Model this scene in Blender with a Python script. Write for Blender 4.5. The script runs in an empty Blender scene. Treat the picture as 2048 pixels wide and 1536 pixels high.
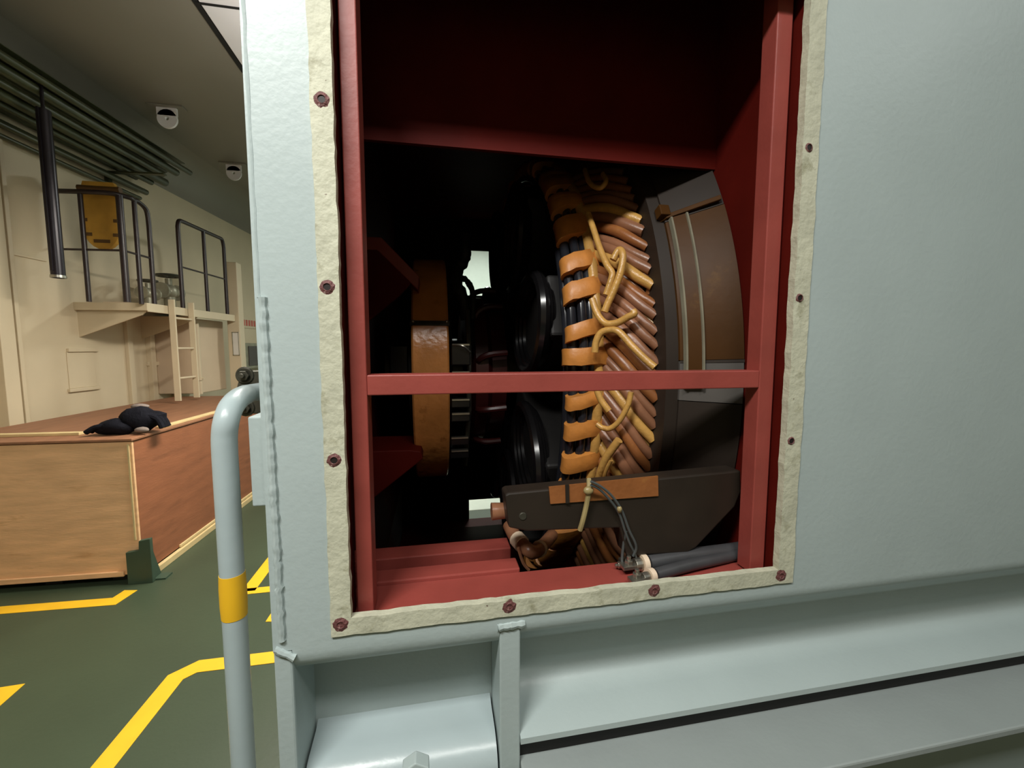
import bpy, bmesh, math, random
from mathutils import Vector, Matrix, noise
random.seed(7)
PI = math.pi
C = bpy.context.scene.collection

# ---------------------------------------------------------------- camera, world, lights, exposure
F_PX, YAW, PITCH, H, D = 843.2, math.radians(10.654), math.radians(4.956), 1.6, 0.75
cam_data = bpy.data.cameras.new('camera')
cam_data.sensor_fit = 'HORIZONTAL'
cam_data.sensor_width = 36.0
cam_data.lens = 36.0 * F_PX / 2048.0
cam_data.clip_start = 0.02
cam = bpy.data.objects.new('camera', cam_data)
C.objects.link(cam)
cam.location = (0, -D, H)
cam.rotation_euler = (PI / 2 - PITCH, 0, -YAW)
sc = bpy.context.scene
sc.camera = cam
sc.view_settings.view_transform = 'Standard'
sc.view_settings.look = 'None'
sc.view_settings.gamma = 1.0
sc.view_settings.exposure = 0.0
world = bpy.data.worlds.new('world')
sc.world = world
world.use_nodes = True
world.node_tree.nodes['Background'].inputs[0].default_value = (0.8, 0.9, 0.85, 1)
world.node_tree.nodes['Background'].inputs[1].default_value = 0.0

def lamp(name, loc, sx, sy, power, col, rot=(0, 0, 0)):
    l = bpy.data.lights.new(name, 'AREA')
    l.shape = 'RECTANGLE'; l.size = sx; l.size_y = sy; l.energy = power; l.color = col
    o = bpy.data.objects.new(name, l); C.objects.link(o)
    o.location = loc; o.rotation_euler = rot
    return o
CEIL = 4.0
LZ = 3.05                                      # tube lamps hung below the deckhead
lamp('hanging_lamp_aisle', (-0.80, -1.1, 3.08), 0.9, 0.3, 66, (1.0, 0.99, 0.94))
lamp('hanging_lamp_fore', (0.35, -1.7, 3.6), 1.0, 0.3, 36, (1.0, 0.985, 0.94))
lamp('hanging_lamp_side', (2.2, -1.0, 3.2), 1.2, 0.3, 8, (0.94, 1.0, 0.98))
lamp('hanging_lamp_aft', (-0.62, 2.5, LZ), 0.3, 1.3, 135, (1.0, 0.94, 0.84))
lamp('added_ceiling_uplight', (-0.62, 2.5, LZ + 0.03), 0.3, 1.3, 11, (1.0, 0.95, 0.93), (PI, 0, 0))  # added upward fill that brightens the ceiling and its pale panel
lamp('hanging_lamp_beyond', (1.0, 6.6, CEIL - .06), 1.2, 0.3, 120, (0.95, 1.0, 0.95))

# ---------------------------------------------------------------- photograph rays
_cy, _sy, _cp, _sp = math.cos(YAW), math.sin(YAW), math.cos(PITCH), math.sin(PITCH)
_F = Vector((_sy * _cp, _cy * _cp, -_sp)); _R = Vector((_cy, -_sy, 0)); _Dn = _F.cross(_R)
def ray(px, py):
    d = _F + _R * ((px - 1024) / F_PX) + _Dn * ((py - 768) / F_PX)
    return d / d.y
O = Vector((0, -D, H))
def at(px, py, y):            # point of the place seen at a pixel, on the plane y
    return O + ray(px, py) * (y + D)
def onz(px, py, z):
    r = ray(px, py); return O + r * ((z - H) / r.z)
WA = math.radians(4.5)
W0 = Vector((-3.50, 3.4 - D, 0)); WD = Vector((math.sin(WA), math.cos(WA), 0)); WN = Vector((math.cos(WA), -math.sin(WA), 0))
def onwall(px, py, off=0.0):
    r = ray(px, py); t = ((W0 - O).dot(WN) + off) / r.dot(WN)
    return O + r * t
def wall(s, z, off=0.0):
    return W0 + WD * s + WN * off + Vector((0, 0, z))
def wall_s(p): return (p - W0).dot(WD)

# ---------------------------------------------------------------- materials
def lin(c):
    c /= 255.0
    return c / 12.92 if c <= 0.04045 else ((c + 0.055) / 1.055) ** 2.4
def S(r, g, b): return (lin(r), lin(g), lin(b), 1.0)
MATS = {}
def mat(name, col, rough=0.5, metal=0.0, var=0.1, scale=8.0, bump=0.0, bscale=60.0, spots=None, stretch=None, coat=0.0, spec=None):
    m = bpy.data.materials.new(name); m.use_nodes = True
    nt = m.node_tree; N = nt.nodes; Lk = nt.links
    b = N['Principled BSDF']
    b.inputs['Roughness'].default_value = rough; b.inputs['Metallic'].default_value = metal
    if coat: b.inputs['Coat Weight'].default_value = coat
    if spec is not None: b.inputs['Specular IOR Level'].default_value = spec
    tc = N.new('ShaderNodeTexCoord'); mp = N.new('ShaderNodeMapping')
    Lk.new(tc.outputs['Object'], mp.inputs['Vector'])
    if stretch: mp.inputs['Scale'].default_value = stretch
    nz = N.new('ShaderNodeTexNoise'); nz.inputs['Scale'].default_value = scale; nz.inputs['Detail'].default_value = 6
    Lk.new(mp.outputs[0], nz.inputs['Vector'])
    cr = N.new('ShaderNodeValToRGB')
    cr.color_ramp.elements[0].position = 0.3; cr.color_ramp.elements[1].position = 0.7
    cr.color_ramp.elements[0].color = tuple(max(0, c * (1 - var)) for c in col[:3]) + (1,)
    cr.color_ramp.elements[1].color = tuple(min(1, c * (1 + var)) for c in col[:3]) + (1,)
    Lk.new(nz.outputs['Fac'], cr.inputs['Fac'])
    out = cr.outputs[0]
    for sp in (spots or []):
        col2, sscale, lo, hi = sp[:4]
        n2 = N.new('ShaderNodeTexNoise'); n2.inputs['Scale'].default_value = sscale; n2.inputs['Detail'].default_value = 8
        n2.inputs['Roughness'].default_value = 0.65
        Lk.new(mp.outputs[0], n2.inputs['Vector'])
        r2 = N.new('ShaderNodeValToRGB'); r2.color_ramp.elements[0].position = lo; r2.color_ramp.elements[1].position = hi
        Lk.new(n2.outputs['Fac'], r2.inputs['Fac'])
        mx = N.new('ShaderNodeMix'); mx.data_type = 'RGBA'
        Lk.new(r2.outputs[0], mx.inputs['Factor']); Lk.new(out, mx.inputs['A']); mx.inputs['B'].default_value = col2
        out = mx.outputs['Result']
    Lk.new(out, b.inputs['Base Color'])
    if bump:
        n3 = N.new('ShaderNodeTexNoise'); n3.inputs['Scale'].default_value = bscale; n3.inputs['Detail'].default_value = 4
        Lk.new(mp.outputs[0], n3.inputs['Vector'])
        bp = N.new('ShaderNodeBump'); bp.inputs['Strength'].default_value = bump; bp.inputs['Distance'].default_value = 0.01
        Lk.new(n3.outputs['Fac'], bp.inputs['Height']); Lk.new(bp.outputs[0], b.inputs['Normal'])
    MATS[name] = m
    return m
M_grey = mat('grey_green_enamel', S(170, 183, 182), 0.42, var=0.03, scale=5, bump=0.06, bscale=90)
M_found = mat('grey_enamel_dimmed', S(148, 156, 154), 0.5, var=0.04, scale=5, bump=0.06, bscale=90)  # casing grey darkened for the weaker light on the low plate
M_tube = mat('grey_tube_enamel', S(168, 182, 184), 0.28, var=0.03, scale=7, bump=0.05, bscale=40)
M_strip = mat('bare_gasket_strip', S(190, 190, 168), 0.6, var=0.1, scale=14, bump=0.25, bscale=70,
              spots=[(S(150, 148, 122), 22, 0.56, 0.7), (S(98, 74, 62), 60, 0.68, 0.72), (S(60, 40, 36), 110, 0.70, 0.73)])
M_rust = mat('rusty_bolt_ring', S(104, 62, 60), 0.6, var=0.35, scale=120, bump=0.5, bscale=160, spots=[(S(160, 140, 130), 90, 0.6, 0.66)])
M_hole = mat('dark_hole', S(26, 16, 14), 0.6)
M_red = mat('red_primer', S(146, 66, 58), 0.45, var=0.1, scale=9, bump=0.05, bscale=80)
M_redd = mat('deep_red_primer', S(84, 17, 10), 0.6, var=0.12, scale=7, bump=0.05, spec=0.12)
M_hub = mat('dark_oily_red', S(58, 18, 17), 0.35, var=0.2, scale=12)
M_black = mat('black_lacquer', S(20, 19, 20), 0.22, var=0.2, scale=12)
M_blackm = mat('black_matte', S(22, 20, 19), 0.65, var=0.2, scale=12)
M_blackg = mat('glossy_black_sleeve', S(34, 35, 40), 0.16, var=0.15, scale=12)
M_tape = mat('orange_tape', S(196, 128, 60), 0.42, var=0.16, scale=18, bump=0.12, bscale=60, spots=[(S(150, 92, 40), 26, 0.6, 0.75)])
M_rope = mat('varnished_tan_cord', S(196, 150, 80), 0.32, var=0.15, scale=26, bump=0.15, bscale=120, spots=[(S(160, 110, 50), 30, 0.6, 0.72)])
M_bar = mat('varnished_winding', S(142, 88, 48), 0.36, var=0.2, scale=10, bump=0.12, bscale=60, spots=[(S(166, 114, 58), 9, 0.56, 0.7)])
M_bar2 = mat('pinkish_winding', S(138, 94, 68), 0.34, var=0.2, scale=10, bump=0.1, bscale=60)
M_slip = mat('copper_brown_ring', S(216, 142, 76), 0.26, var=0.18, scale=9, bump=0.2, bscale=45, spots=[(S(160, 98, 48), 12, 0.58, 0.72)])
M_olive = mat('brown_varnished_core', S(70, 44, 18), 0.42, spec=0.12, var=0.2, scale=5, bump=0.05, bscale=30, spots=[(S(100, 70, 30), 6, 0.6, 0.72)])
M_core = mat('grey_core_paint', S(84, 80, 76), 0.55, var=0.1, scale=7, spec=0.3)
M_cored = mat('dark_core', S(44, 36, 30), 0.55, var=0.12, scale=7, spec=0.3)
M_beam = mat('dark_brown_laminate', S(38, 30, 23), 0.5, var=0.2, scale=12)
M_steel = mat('zinc_steel', S(176, 172, 160), 0.3, 0.9, var=0.12, scale=30)
M_dsteel = mat('oily_dark_steel', S(84, 82, 72), 0.35, 0.6, var=0.2, scale=30)
M_white = mat('white_ceramic', S(226, 204, 178), 0.4, var=0.05)
M_wire = mat('grey_wire_sleeve', S(78, 84, 84), 0.4, var=0.1)
M_cable = mat('dark_grey_cable', S(64, 64, 66), 0.45, var=0.15, scale=20)
M_tie = mat('translucent_tie', S(150, 134, 92), 0.35, var=0.1)
M_floor = mat('green_floor_paint', S(60, 72, 53), 0.45, var=0.07, scale=2.5, bump=0.06, bscale=50)
M_yellow = mat('yellow_line_paint', S(232, 180, 34), 0.5, var=0.06, scale=8)
M_cream = mat('cream_wall_paint', S(204, 188, 158), 0.5, var=0.05, scale=2.2, bump=0.08, bscale=9)
M_tan = mat('tan_wall_paint', S(206, 184, 156), 0.5, var=0.05, scale=3)
M_ceil = mat('grey_ceiling_paint', S(138, 131, 118), 0.38, var=0.06, scale=1.2)
M_ceilp = mat('pale_ceiling_panel', S(240, 234, 234), 0.4, var=0.03, scale=2)
M_white_w = mat('pale_green_wall', S(214, 226, 212), 0.5, var=0.03)
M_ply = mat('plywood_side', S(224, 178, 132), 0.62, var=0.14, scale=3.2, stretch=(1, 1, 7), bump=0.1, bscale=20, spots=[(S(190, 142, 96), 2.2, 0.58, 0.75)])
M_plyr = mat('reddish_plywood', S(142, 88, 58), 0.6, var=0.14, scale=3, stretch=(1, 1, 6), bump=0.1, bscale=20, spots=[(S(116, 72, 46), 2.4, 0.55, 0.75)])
M_plyt = mat('brown_plywood_lid', S(140, 96, 68), 0.6, var=0.15, scale=3, stretch=(5, 1, 1))
M_pine = mat('pale_pine_batten', S(206, 182, 132), 0.6, var=0.12, scale=6)
M_fgreen = mat('dark_green_steel', S(56, 74, 58), 0.5, var=0.1)
M_cloth = mat('black_cloth', S(22, 22, 28), 0.9, var=0.3, scale=30, bump=0.4, bscale=60, spec=0.1)
M_clothg = mat('grey_cuff', S(120, 108, 100), 0.9, var=0.2, scale=30)
M_pipe = mat('black_iron_pipe', S(38, 32, 38), 0.3, 0.3, var=0.2, scale=12)
M_rail = mat('dark_rail_paint', S(44, 32, 32), 0.35, var=0.2, scale=14)
M_board = mat('yellow_brown_board', S(190, 142, 54), 0.5, var=0.15, scale=8)
M_boardd = mat('brown_strap', S(92, 64, 30), 0.6)
M_gcable = mat('olive_cable_run', S(66, 68, 44), 0.35, var=0.3, scale=6)
M_valve = mat('valve_metal', S(150, 146, 126), 0.4, 0.3, var=0.2, scale=12)
M_paper = mat('notice_paper', S(214, 210, 200), 0.7, var=0.02)
M_redink = mat('red_letter_paint', S(190, 96, 84), 0.6)
M_lamp_off = mat('pale_glass', S(200, 190, 160), 0.3)

# ---------------------------------------------------------------- mesh building
class MB:
    def __init__(s): s.bm = bmesh.new()
    def box(s, a, b):
        a = Vector(a); b = Vector(b); lo = Vector(map(min, a, b)); hi = Vector(map(max, a, b))
        m = Matrix.Translation((lo + hi) / 2) @ Matrix.Diagonal((*(hi - lo), 1))
        bmesh.ops.create_cube(s.bm, size=1, matrix=m); return s
    def obox(s, o, ux, uy, uz):          # oriented box: corner and three edge vectors
        o, ux, uy, uz = map(Vector, (o, ux, uy, uz))
        v = [s.bm.verts.new(o + ux * i + uy * j + uz * k) for k in (0, 1) for j in (0, 1) for i in (0, 1)]
        for f in ((0, 2, 3, 1), (4, 5, 7, 6), (0, 1, 5, 4), (2, 6, 7, 3), (0, 4, 6, 2), (1, 3, 7, 5)):
            s.bm.faces.new([v[i] for i in f])
        return s
    def prism(s, pts, vec):
        vec = Vector(vec); a = [s.bm.verts.new(Vector(p)) for p in pts]; b = [s.bm.verts.new(Vector(p) + vec) for p in pts]
        n = len(a); s.bm.faces.new(a[::-1]); s.bm.faces.new(b)
        for i in range(n): s.bm.faces.new((a[i], a[(i + 1) % n], b[(i + 1) % n], b[i]))
        return s
    def tube(s, pts, r, n=10, closed=False, flat=None, cap=True):
        pts = [Vector(p) for p in pts]; m = len(pts); rings = []
        t0 = (pts[1] - pts[0]).normalized(); up = Vector((0, 0, 1)) if abs(t0.z) < 0.9 else Vector((1, 0, 0))
        u = t0.cross(up).normalized()
        for i, p in enumerate(pts):
            if closed: t = (pts[(i + 1) % m] - pts[i - 1]).normalized()
            else: t = (pts[min(i + 1, m - 1)] - pts[max(i - 1, 0)]).normalized()
            u = (u - t * u.dot(t)).normalized(); w = t.cross(u)
            rr = r(i / max(1, m - 1)) if callable(r) else r
            rings.append([s.bm.verts.new(p + (u * math.cos(2 * PI * k / n) + w * math.sin(2 * PI * k / n)) * rr) for k in range(n)])
        for i in range(m if closed else m - 1):
            a, b = rings[i], rings[(i + 1) % m]
            for k in range(n): s.bm.faces.new((a[k], a[(k + 1) % n], b[(k + 1) % n], b[k]))
        if not closed and cap: s.bm.faces.new(rings[0][::-1]); s.bm.faces.new(rings[-1])
        return s
    def cyl(s, a, b, r, n=20): return s.tube([a, b], r, n)
    def lathe(s, prof, c, axis='X', n=64, a0=0.0, a1=2 * PI, closed_prof=False):
        # profile (offset along axis, radius); angle 0 faces -Y, then rises to +Z (for axis X)
        full = abs(a1 - a0 - 2 * PI) < 1e-6; c = Vector(c); rows = []
        for i in range(n if full else n + 1):
            a = a0 + (a1 - a0) * i / n; row = []
            for x, r in prof:
                if axis == 'X': p = c + Vector((x, -r * math.cos(a), r * math.sin(a)))
                elif axis == 'Z': p = c + Vector((r * math.cos(a), r * math.sin(a), x))
                else: p = c + Vector((r * math.cos(a), x, r * math.sin(a)))
                row.append(s.bm.verts.new(p))
            rows.append(row)
        L = len(rows); k = len(prof)
        for i in range(L if full else L - 1):
            a, b = rows[i], rows[(i + 1) % L]
            for j in range(k if closed_prof else k - 1):
                j2 = (j + 1) % k; s.bm.faces.new((a[j], b[j], b[j2], a[j2]))
        if not full and closed_prof: s.bm.faces.new(rows[0]); s.bm.faces.new(rows[-1][::-1])
        return s
    def sphere(s, c, r, sc=(1, 1, 1)):
        bmesh.ops.create_uvsphere(s.bm, u_segments=16, v_segments=10, radius=1, matrix=Matrix.Translation(c) @ Matrix.Diagonal((r * sc[0], r * sc[1], r * sc[2], 1)))
        return s
    def build(s, name, material, parent=None, bevel=0.0, smooth=False, seg=2, auto=None):
        bm = s.bm
        bmesh.ops.recalc_face_normals(bm, faces=bm.faces)
        vs = [v.co for v in bm.verts]
        lo = Vector([min(v[i] for v in vs) for i in range(3)]); hi = Vector([max(v[i] for v in vs) for i in range(3)])
        c = (lo + hi) / 2
        for v in bm.verts: v.co -= c
        if smooth:
            for f in bm.faces: f.smooth = True
            for e in bm.edges:
                if len(e.link_faces) == 2 and e.calc_face_angle(0) > 0.7: e.smooth = False
        me = bpy.data.meshes.new(name); bm.to_mesh(me); bm.free()
        me.materials.append(material)
        o = bpy.data.objects.new(name, me); C.objects.link(o)
        o['wx'], o['wy'], o['wz'] = c
        if parent is not None:
            o.parent = parent; c = c - wpos(parent)
        o.location = c
        if bevel:
            b = o.modifiers.new('bevel', 'BEVEL'); b.width = bevel; b.segments = seg; b.limit_method = 'ANGLE'; b.angle_limit = 0.6
        return o
def wpos(o): return Vector((o['wx'], o['wy'], o['wz']))
def tag(o, label=None, cat=None, group=None, kind=None):
    if label: o['label'] = label
    if cat: o['category'] = cat
    if group: o['group'] = group
    if kind: o['kind'] = kind
    return o
def thing(name, label, cat, loc=(0, 0, 0), group=None):
    o = bpy.data.objects.new(name, None); C.objects.link(o)
    o.location = loc; o['wx'], o['wy'], o['wz'] = loc
    o.empty_display_size = 0.1
    return tag(o, label, cat, group)
def struct(name, mb, m, **k):
    o = mb.build(name, m, **k); o['kind'] = 'structure'; return o
def smooth_path(pts, k=6, closed=False):      # Catmull-Rom
    pts = [Vector(p) for p in pts]; n = len(pts); out = []
    for i in range(n if closed else n - 1):
        if closed: p0, p1, p2, p3 = pts[i - 1], pts[i], pts[(i + 1) % n], pts[(i + 2) % n]
        else: p0, p1, p2, p3 = pts[max(i - 1, 0)], pts[i], pts[i + 1], pts[min(i + 2, n - 1)]
        for j in range(k):
            t = j / k
            out.append(0.5 * ((2 * p1) + (p2 - p0) * t + (2 * p0 - 5 * p1 + 4 * p2 - p3) * t * t + (3 * p1 - p0 - 3 * p2 + p3) * t ** 3))
    if not closed: out.append(pts[-1])
    return out

# ================================================================ THE ROOM
XR, YF, YB = 4.6, -4.6, 8.6
fl = struct('floor', MB().box((-5.2, YF, -0.1), (XR, YB, 0)), M_floor)
struct('ceiling', MB().box((-5.2, YF, CEIL), (XR, YB, CEIL + 0.1)), M_ceil)
struct('wall_front', MB().box((-5.2, YF - 0.1, 0), (XR, YF, CEIL)), M_cream)
struct('wall_right', MB().box((XR, YF, 0), (XR + 0.1, YB, CEIL)), M_white_w)
struct('wall_back', MB().box((-5.2, YB, 0), (XR, YB + 0.1, CEIL)), M_white_w)
# hull-side wall with its frames as part of the plating
w = MB()
sA, sB = -7.2, 6.2
w.obox(wall(sA, 0, -0.15), WD * (sB - sA), WN * 0.15, (0, 0, CEIL))
def pillar_on_wall(px0, px1, z0, z1, off):
    a = wall_s(onwall(px0, 650)); b = wall_s(onwall(px1, 650))
    w.obox(wall(a, z0, 0), WD * (b - a), WN * off, (0, 0, z1 - z0))
for p0, p1, z0, z1, off in ((-30, 2, 0, CEIL, .10), (20, 29, 0, CEIL, .05), (246, 256, 0, 1.95, .04), (288, 297, 0, 1.95, .06), (334, 342, 0, 1.95, .05)):
    pillar_on_wall(p0, p1, z0, z1, off)
def pad(px0, py0, px1, py1, off):
    a = onwall(px0, (py0 + py1) / 2); b = onwall(px1, (py0 + py1) / 2)
    za, zb = onwall(px0, py1).z, onwall(px0, py0).z
    s0, s1 = wall_s(a), wall_s(b)
    w.obox(wall(s0, za), WD * (s1 - s0), WN * off, (0, 0, zb - za))
for q in ((132, 697, 192, 704, .025), (135, 778, 197, 785, .025), (292, 724, 334, 732, .03), (0, 768, 24, 773, .03), (0, 682, 20, 686, .03), (135, 704, 190, 778, .008), (0, 500, 90, 505, .012)):
    pad(*q)
struct('wall_left', w, M_cream, bevel=0.012)
# ceiling panel inside the black seam, and the seams
s0, s1 = onz(390, 0, CEIL), onz(485, 140, CEIL)
tc = MB().box((s0.x + 0.03, s0.y - 3.4, CEIL - 0.012), (s0.x + 1.55, s1.y - 0.04, CEIL - 0.001))
tag(tc.build('trim_1', M_ceilp), kind='structure')
sm = MB().box((s0.x - 0.015, s0.y - 3.4, CEIL - 0.014), (s0.x + 0.02, s1.y + 0.02, CEIL - 0.001))
p = onz(455, 12, CEIL)
sm.box((s0.x, p.y - 0.02, CEIL - 0.016), (s0.x + 1.5, p.y + 0.0, CEIL - 0.001))
tag(sm.build('trim_2', M_blackm), kind='structure')
# coved corner between ceiling and hull wall
cv = MB()
a = [wall(sA, CEIL, -0.02)]
for k in range(9):
    t = k / 8 * PI / 2
    a.append(wall(sA, CEIL - 0.45 * (1 - math.sin(t)), 0.45 * (1 - math.cos(t)) + 0.002))
cv.prism([wall(sA, CEIL, 0.0)] + [wall(sA, CEIL - 0.42 + 0.42 * math.sin(k / 8 * PI / 2), 0.42 - 0.42 * math.cos(k / 8 * PI / 2)) for k in range(9)], WD * (sB - sA))
tag(cv.build('trim_3', M_ceil, smooth=True), kind='structure')
# pillar at the end of the platform, facing the camera
pl = at(457, 700, 5.6); pr = at(482, 700, 5.6)
struct('wall_pillar', MB().box((pl.x, 5.6, 0), (pr.x, 5.75, 2.74)), M_cream, bevel=0.01)

# painted lines
def paint_line(pxs, w_=0.085, lab=None):
    P = [onz(px, py, 0) for px, py in pxs] if not isinstance(pxs[0], Vector) else pxs
    mb = MB(); n = len(P); Lf, Rt = [], []
    for i in range(n):
        t = Vector((0, 0, 0))
        if i > 0: t += (P[i] - P[i - 1]).normalized()
        if i < n - 1: t += (P[i + 1] - P[i]).normalized()
        t.normalize(); nn = Vector((-t.y, t.x, 0))
        ref = (P[i] - P[i - 1]).normalized() if i > 0 else (P[1] - P[0]).normalized()
        k = w_ / 2 / max(0.35, abs(ref.cross(nn).length) if False else t.dot(ref))
        Lf.append(P[i] + nn * k); Rt.append(P[i] - nn * k)
    mb.prism([Vector((v.x, v.y, 0.0005)) for v in Lf + Rt[::-1]], (0, 0, 0.002))
    o = mb.build('painted_line', M_yellow, fl)
    o['label'] = lab or 'yellow painted line'
y1 = onz(365, 1337, 0)
paint_line([Vector((y1.x - 0.02, 0.55, 0)), Vector((y1.x, y1.y - 0.06, 0)), Vector((y1.x + 0.07, y1.y, 0)), Vector((-0.30, y1.y - 0.004, 0))], 0.088)
paint_line([Vector((-3.9, onz(0, 1221, 0).y + .02, 0)), onz(0, 1221, 0), onz(228, 1203, 0), onz(262, 1181, 0)], 0.085)
c1 = onz(496, 1183, 0)
paint_line([Vector((c1.x, c1.y + 1.3, 0)), Vector((c1.x, c1.y, 0))], 0.085)
paint_line([Vector((c1.x - .042, c1.y, 0)), Vector((-0.32, c1.y + 0.0, 0))], 0.07)
paint_line([onz(24, 1372, 0), onz(-90, 1470, 0)], 0.10)
d1 = onz(537, 1243, 0)
mb = MB().prism([onz(531, 1244, 0) + Vector((0, 0, .0005)), onz(560, 1243, 0) + Vector((0, 0, .0005)), onz(560, 1200, 0) + Vector((0, 0, .0005))], (0, 0, 0.002))
mb.build('painted_line', M_yellow, fl)['label'] = 'small yellow painted triangle'

# ================================================================ LEFT SIDE OF THE ROOM
# wooden crate
cb = onz(284, 1150, 0.05)                      # front right foot corner
zt = 1.0
CA = math.radians(-2.2)
cu = Vector((math.cos(CA), math.sin(CA), 0)); cvv = Vector((-math.sin(CA), math.cos(CA), 0))
CW, CL = 1.25, 2.6
c0 = Vector((cb.x, cb.y, 0))
crate = thing('wooden_crate', 'long low plywood crate standing on the green floor against the cream wall', 'crate', tuple(c0 - cu * CW / 2))
def cp(x, y, z): return c0 + cu * x + cvv * y + Vector((0, 0, z))
MB().obox(cp(-CW, 0, 0.06), cu * CW, cvv * 0.018, (0, 0, zt - 0.085)).build('front_panel', M_ply, crate, bevel=0.003)
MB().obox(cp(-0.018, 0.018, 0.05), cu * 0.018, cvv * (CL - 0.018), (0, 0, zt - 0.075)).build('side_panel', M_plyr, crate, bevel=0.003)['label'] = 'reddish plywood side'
MB().obox(cp(-CW, 0.018, 0.06), cu * 0.018, cvv * (CL - 0.018), (0, 0, zt - 0.085)).build('side_panel', M_ply, crate, bevel=0.003)
MB().obox(cp(-CW + .018, CL - .018, 0.06), cu * (CW - .036), cvv * 0.018, (0, 0, zt - 0.085)).build('rear_panel', M_ply, crate, bevel=0.003)
MB().obox(cp(-CW - .01, -0.012, zt - 0.02), cu * (CW + .02), cvv * (CL + .02), (0, 0, 0.018)).build('lid', M_plyt, crate, bevel=0.004)
MB().obox(cp(-CW, 0.16, zt - 0.002), cu * (CW * .66), cvv * 0.05, (0, 0, 0.02)).build('lid_batten', M_pine, crate, bevel=0.003)
MB().obox(cp(-0.07, 0.35, zt - 0.002), cu * 0.05, cvv * 1.5, (0, 0, 0.016)).build('lid_batten', M_pine, crate, bevel=0.003)
MB().obox(cp(-CW, -0.016, 0.055), cu * (CW - .1), cvv * 0.016, (0, 0, 0.035)).build('skirt_batten', M_ply, crate, bevel=0.003)
MB().obox(cp(0, 0.12, 0.0), cu * 0.03, cvv * (CL - 0.12), (0, 0, 0.045)).obox(cp(0, 0.4, 0.05), cu * 0.014, cvv * (CL - .4), (0, 0, 0.022)).build('base_runner', M_pine, crate, bevel=0.003)
MB().obox(cp(-0.026, -0.008, 0.30), cu * 0.012, cvv * 0.01, (0, 0, zt - .34)).build('corner_strip', M_pine, crate, bevel=0.002)
for x in (-CW + .05, -CW / 2, -.22):
    MB().obox(cp(x, 0.06, 0), cu * 0.1, cvv * (CL - .1), (0, 0, 0.058)).build('skid', M_blackm, crate)
# green steel foot beside the crate
gf = thing('steel_floor_bracket', 'dark green painted steel bracket on the floor at the crate corner', 'bracket', tuple(onz(278, 1170, 0)))
g0 = onz(256, 1170, 0)
gx = onz(303, 1168, 0).x - g0.x
MB().prism([(g0.x, g0.y, 0), (g0.x + gx, g0.y, 0), (g0.x + gx, g0.y, 0.31), (g0.x + gx * .55, g0.y, 0.30), (g0.x + gx * .52, g0.y, 0.235), (g0.x, g0.y, 0.225)], (0, 0.03, 0)).build('upright_plate', M_fgreen, gf, bevel=0.003)
MB().box((g0.x, g0.y + .03, 0), (g0.x + gx + .06, g0.y + 0.11, 0.012)).prism([(g0.x + gx * .8, g0.y + .03, .012), (g0.x + gx * .8, g0.y + .11, .012), (g0.x + gx * .8, g0.y + .03, .24)], (0.02, 0, 0)).build('foot_plate', M_fgreen, gf)
# black gloves on the crate
gl = thing('work_gloves', 'crumpled black work gloves lying on the crate lid', 'gloves', tuple(onz(250, 862, zt)))
gp = onz(245, 866, zt); gq = onz(300, 845, zt)
def blob(mb, c, r, sc, seed, amp=0.35):
    n0 = len(mb.bm.verts); mb.sphere(c, r, sc); mb.bm.verts.ensure_lookup_table()
    for v in list(mb.bm.verts)[n0:]:
        d = v.co - Vector(c); k = noise.noise(v.co * 14 + Vector((seed, 0, 0)))
        v.co = Vector(c) + d * (1 + amp * k)
        v.co.z = max(v.co.z, zt + 0.001)
    return mb
gc = onz(234, 868, zt)
GK = .84
def gv(x, y, z): return (gc.x + x * GK, gc.y + y * GK, zt + z * GK)
g1 = MB(); blob(g1, gv(0, 0, .06), .10 * GK, (1.3, .9, .7), 1)
for k in range(4):
    g1.tube(smooth_path([gv(-.04, -.05 + .03 * k, .075), gv(-.11, -.06 + .034 * k, .07), gv(-.175 + .012 * k, -.065 + .036 * k, .03)], 4), 0.02 * GK, 8)
g1.build('glove', M_cloth, gl, smooth=True)
g2 = MB(); blob(g2, gv(.15, .06, .11), .12 * GK, (1.25, .9, .85), 8)
for k in range(3):
    g2.tube(smooth_path([gv(.20, .02 + .035 * k, .14), gv(.29, .01 + .04 * k, .12), gv(.335, .0 + .04 * k, .04)], 4), 0.022 * GK, 8)
g2.build('glove', M_cloth, gl, smooth=True)
g3 = MB(); blob(g3, gv(.06, .2, .20), .05 * GK, (1.6, .7, .5), 5); g3.build('cuff_lining', M_clothg, gl, smooth=True)
g3 = MB(); blob(g3, gv(.22, -.06, .04), .045 * GK, (1.3, .7, .6), 6); g3.build('cuff_lining', M_clothg, gl, smooth=True)

# platform on the wall
ZP = 2.02
pf = thing('wall_platform', 'cream steel platform bracketed to the hull wall above the crate', 'platform', tuple(onz(254, 603, ZP)))
pc = onz(200, 608, ZP); pe = onz(456, 632, ZP)
sC = wall_s(pc); sE = wall_s(pe) + 0.1
offP = (pc - W0).dot(WN)
offP = 0.64
MB().obox(wall(sC, ZP - 0.012, 0), WD * (sE - sC), WN * offP, (0, 0, 0.012)).build('deck_plate', M_tan, pf)
MB().obox(wall(sC, ZP - 0.07, offP), WD * (sE - sC), WN * 0.012, (0, 0, 0.085)).build('edge_plate', M_cream, pf, bevel=0.003)
MB().obox(wall(sC - .012, ZP - 0.06, 0), WD * 0.012, WN * (offP + .012), (0, 0, 0.075)).build('edge_plate', M_cream, pf, bevel=0.003)
MB().prism([wall(sC + .02, ZP - .06, 0), wall(sC + .02, ZP - .06, offP - .02), wall(sC + .02, ZP - .10, offP - .06), wall(sC + .02, ZP - .32, 0)], WD * 0.015).build('gusset', M_cream, pf)
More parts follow.
